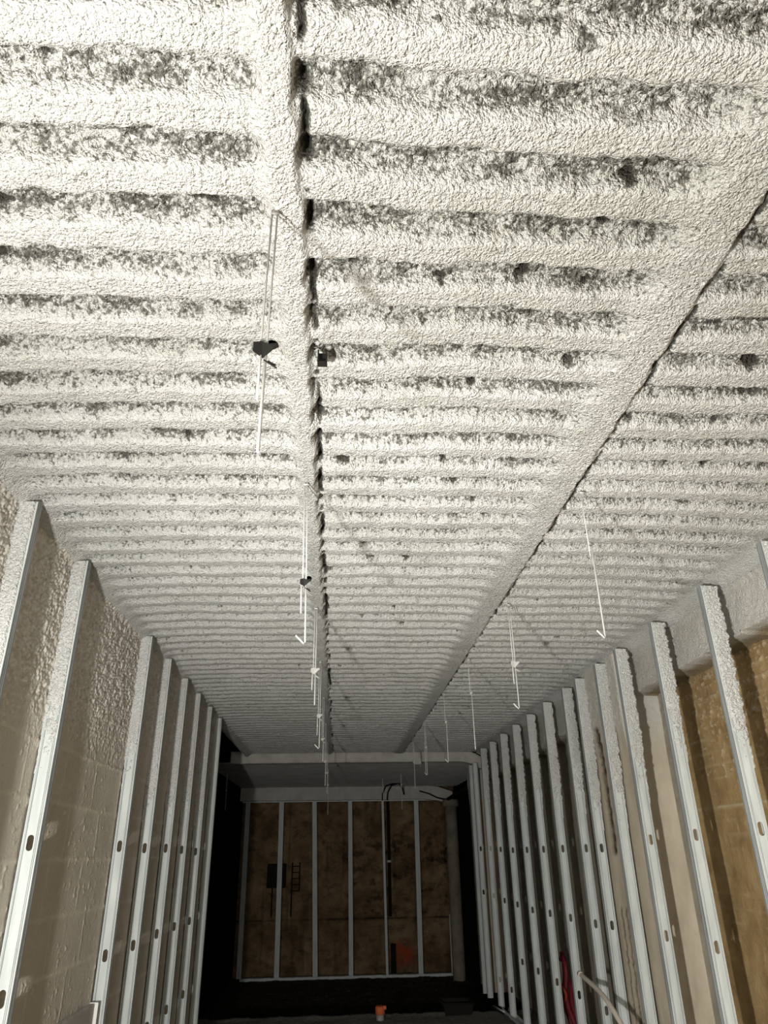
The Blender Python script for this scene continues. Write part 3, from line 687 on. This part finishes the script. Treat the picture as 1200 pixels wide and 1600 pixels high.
# red hoses behind the right studs
rr = random.Random(9)
for k, (y, x, zt, lab, mm_, r) in enumerate([
    (5.90, 1.62, -0.66, 'dark red hose hanging behind the right studs, leftmost strand', m_red, 0.020),
    (5.78, 1.60, -0.72, 'dark red hose in the middle of the red bundle behind the right studs', m_red, 0.022),
    (5.66, 1.60, -0.80, 'dark red hose nearest the white conduit end', m_red, 0.020),
    (5.82, 1.565, -0.78, 'short orange-red hose end on top of the red bundle', m_redor, 0.013)]):
    bm = bmesh.new(); b0 = W(x, y, zt); n = 10
    end = -1.0 if k == 3 else FLOOR+0.03
    pp_ = [Vector((b0.x+0.02*math.sin(i*0.9+k), b0.y+0.05*math.sin(i*0.45+k)-0.03*i/n*3, b0.z+((end-zt)*S)*i/n)) for i in range(n+1)]
    if k == 1: pp_ = [pp_[0]+Vector((0, 0.12, 0.02)), pp_[0]+Vector((0, 0.06, 0.05))]+pp_
    add_tube(bm, pp_, r, 10); link('rubber_hose', from_bm('rubber_hose', bm, mm_), label=lab, cat='hose', group='red hoses behind the right studs')

# orange-topped pipe in the gravel
bm = bmesh.new(); add_tube(bm, [W(0.378, 7.25, z) for z in (FLOOR-0.02, -1.225)], 0.040, 16); 
pi = link('marker_pipe', from_bm('marker_pipe', bm, m_greyp), label='upright grey pipe with an orange top, in the gravel at the bottom edge', cat='pipe')
bm = bmesh.new(); add_tube(bm, [W(0.378, 7.25, z) for z in (-1.225, -1.222, -1.170, -1.165)], [0.044, 0.050, 0.050, 0.040], 16)
add_box(bm, W(0.40, 7.20, -1.185), W(0.428, 7.24, -1.160), 0.004)
c = link('orange_cap', from_bm('orange_cap', bm, m_orange), pi); c['label'] = 'bright orange tape cap'

# dark tub right of it
bm = bmesh.new()
bx0, bx1, by0, by1 = 0.93*S, 1.20*S, 7.35*S, 7.60*S; zb, zt = 0.0, 0.085*S
for (a0, a1, c0, c1, z0, z1) in ((bx0+0.03, bx1-0.03, by0+0.02, by1-0.02, zb, zt),):
    vb = [bm.verts.new(p) for p in ((a0, c0, z0), (a1, c0, z0), (a1, c1, z0), (a0, c1, z0))]
    vt = [bm.verts.new(p) for p in ((bx0, by0, z1), (bx1, by0, z1), (bx1, by1, z1), (bx0, by1, z1))]
    for k in range(4): bm.faces.new((vb[k], vb[(k+1) % 4], vt[(k+1) % 4], vt[k]))
    bm.faces.new(vb[::-1])
bm.normal_update(); bmesh.ops.solidify(bm, geom=list(bm.faces), thickness=0.006)
tb = link('mixing_tub', from_bm('mixing_tub', bm, m_black), label='low black tub on the edge of the gravel right of the orange-topped pipe', cat='tub')
bm = bmesh.new()
for a, b in (((bx0, by0), (bx1, by0)), ((bx1, by0), (bx1, by1)), ((bx1, by1), (bx0, by1)), ((bx0, by1), (bx0, by0))): add_tube(bm, [(a[0], a[1], zt), (b[0], b[1], zt)], 0.009, 8)
r_ = link('rim', from_bm('rim', bm, m_black), tb)
# short rods on the ground by the last stud
for k in range(3):
    bm = bmesh.new(); add_tube(bm, [W(1.38+0.035*k, 7.62, FLOOR+0.02), W(1.44+0.035*k, 7.30, FLOOR+0.012)], 0.009, 8)
    link('steel_rod', from_bm('steel_rod', bm, m_zinc if k == 1 else m_black), label=['left dark rod', 'bright middle rod', 'right dark rod'][k]+' of three lying on the gravel at the far studs', cat='rod', group='rods on the gravel')

# grey sheet metal panel low on the left wall
bm = bmesh.new(); add_box(bm, W(-0.968, 3.02, -1.0), W(-0.948, 3.43, -0.515), 0.003)
pn = link('sheet_panel', from_bm('sheet_panel', bm, m_panel), label='grey sheet panel leaning low against the left block wall', cat='panel')
bm = bmesh.new(); add_box(bm, W(-0.968, 3.431, -1.0), W(-0.935, 3.437, -0.512), 0.0008)
c = link('folded_edge', from_bm('folded_edge', bm, m_panelw), pn); c['label'] = 'white folded edge'
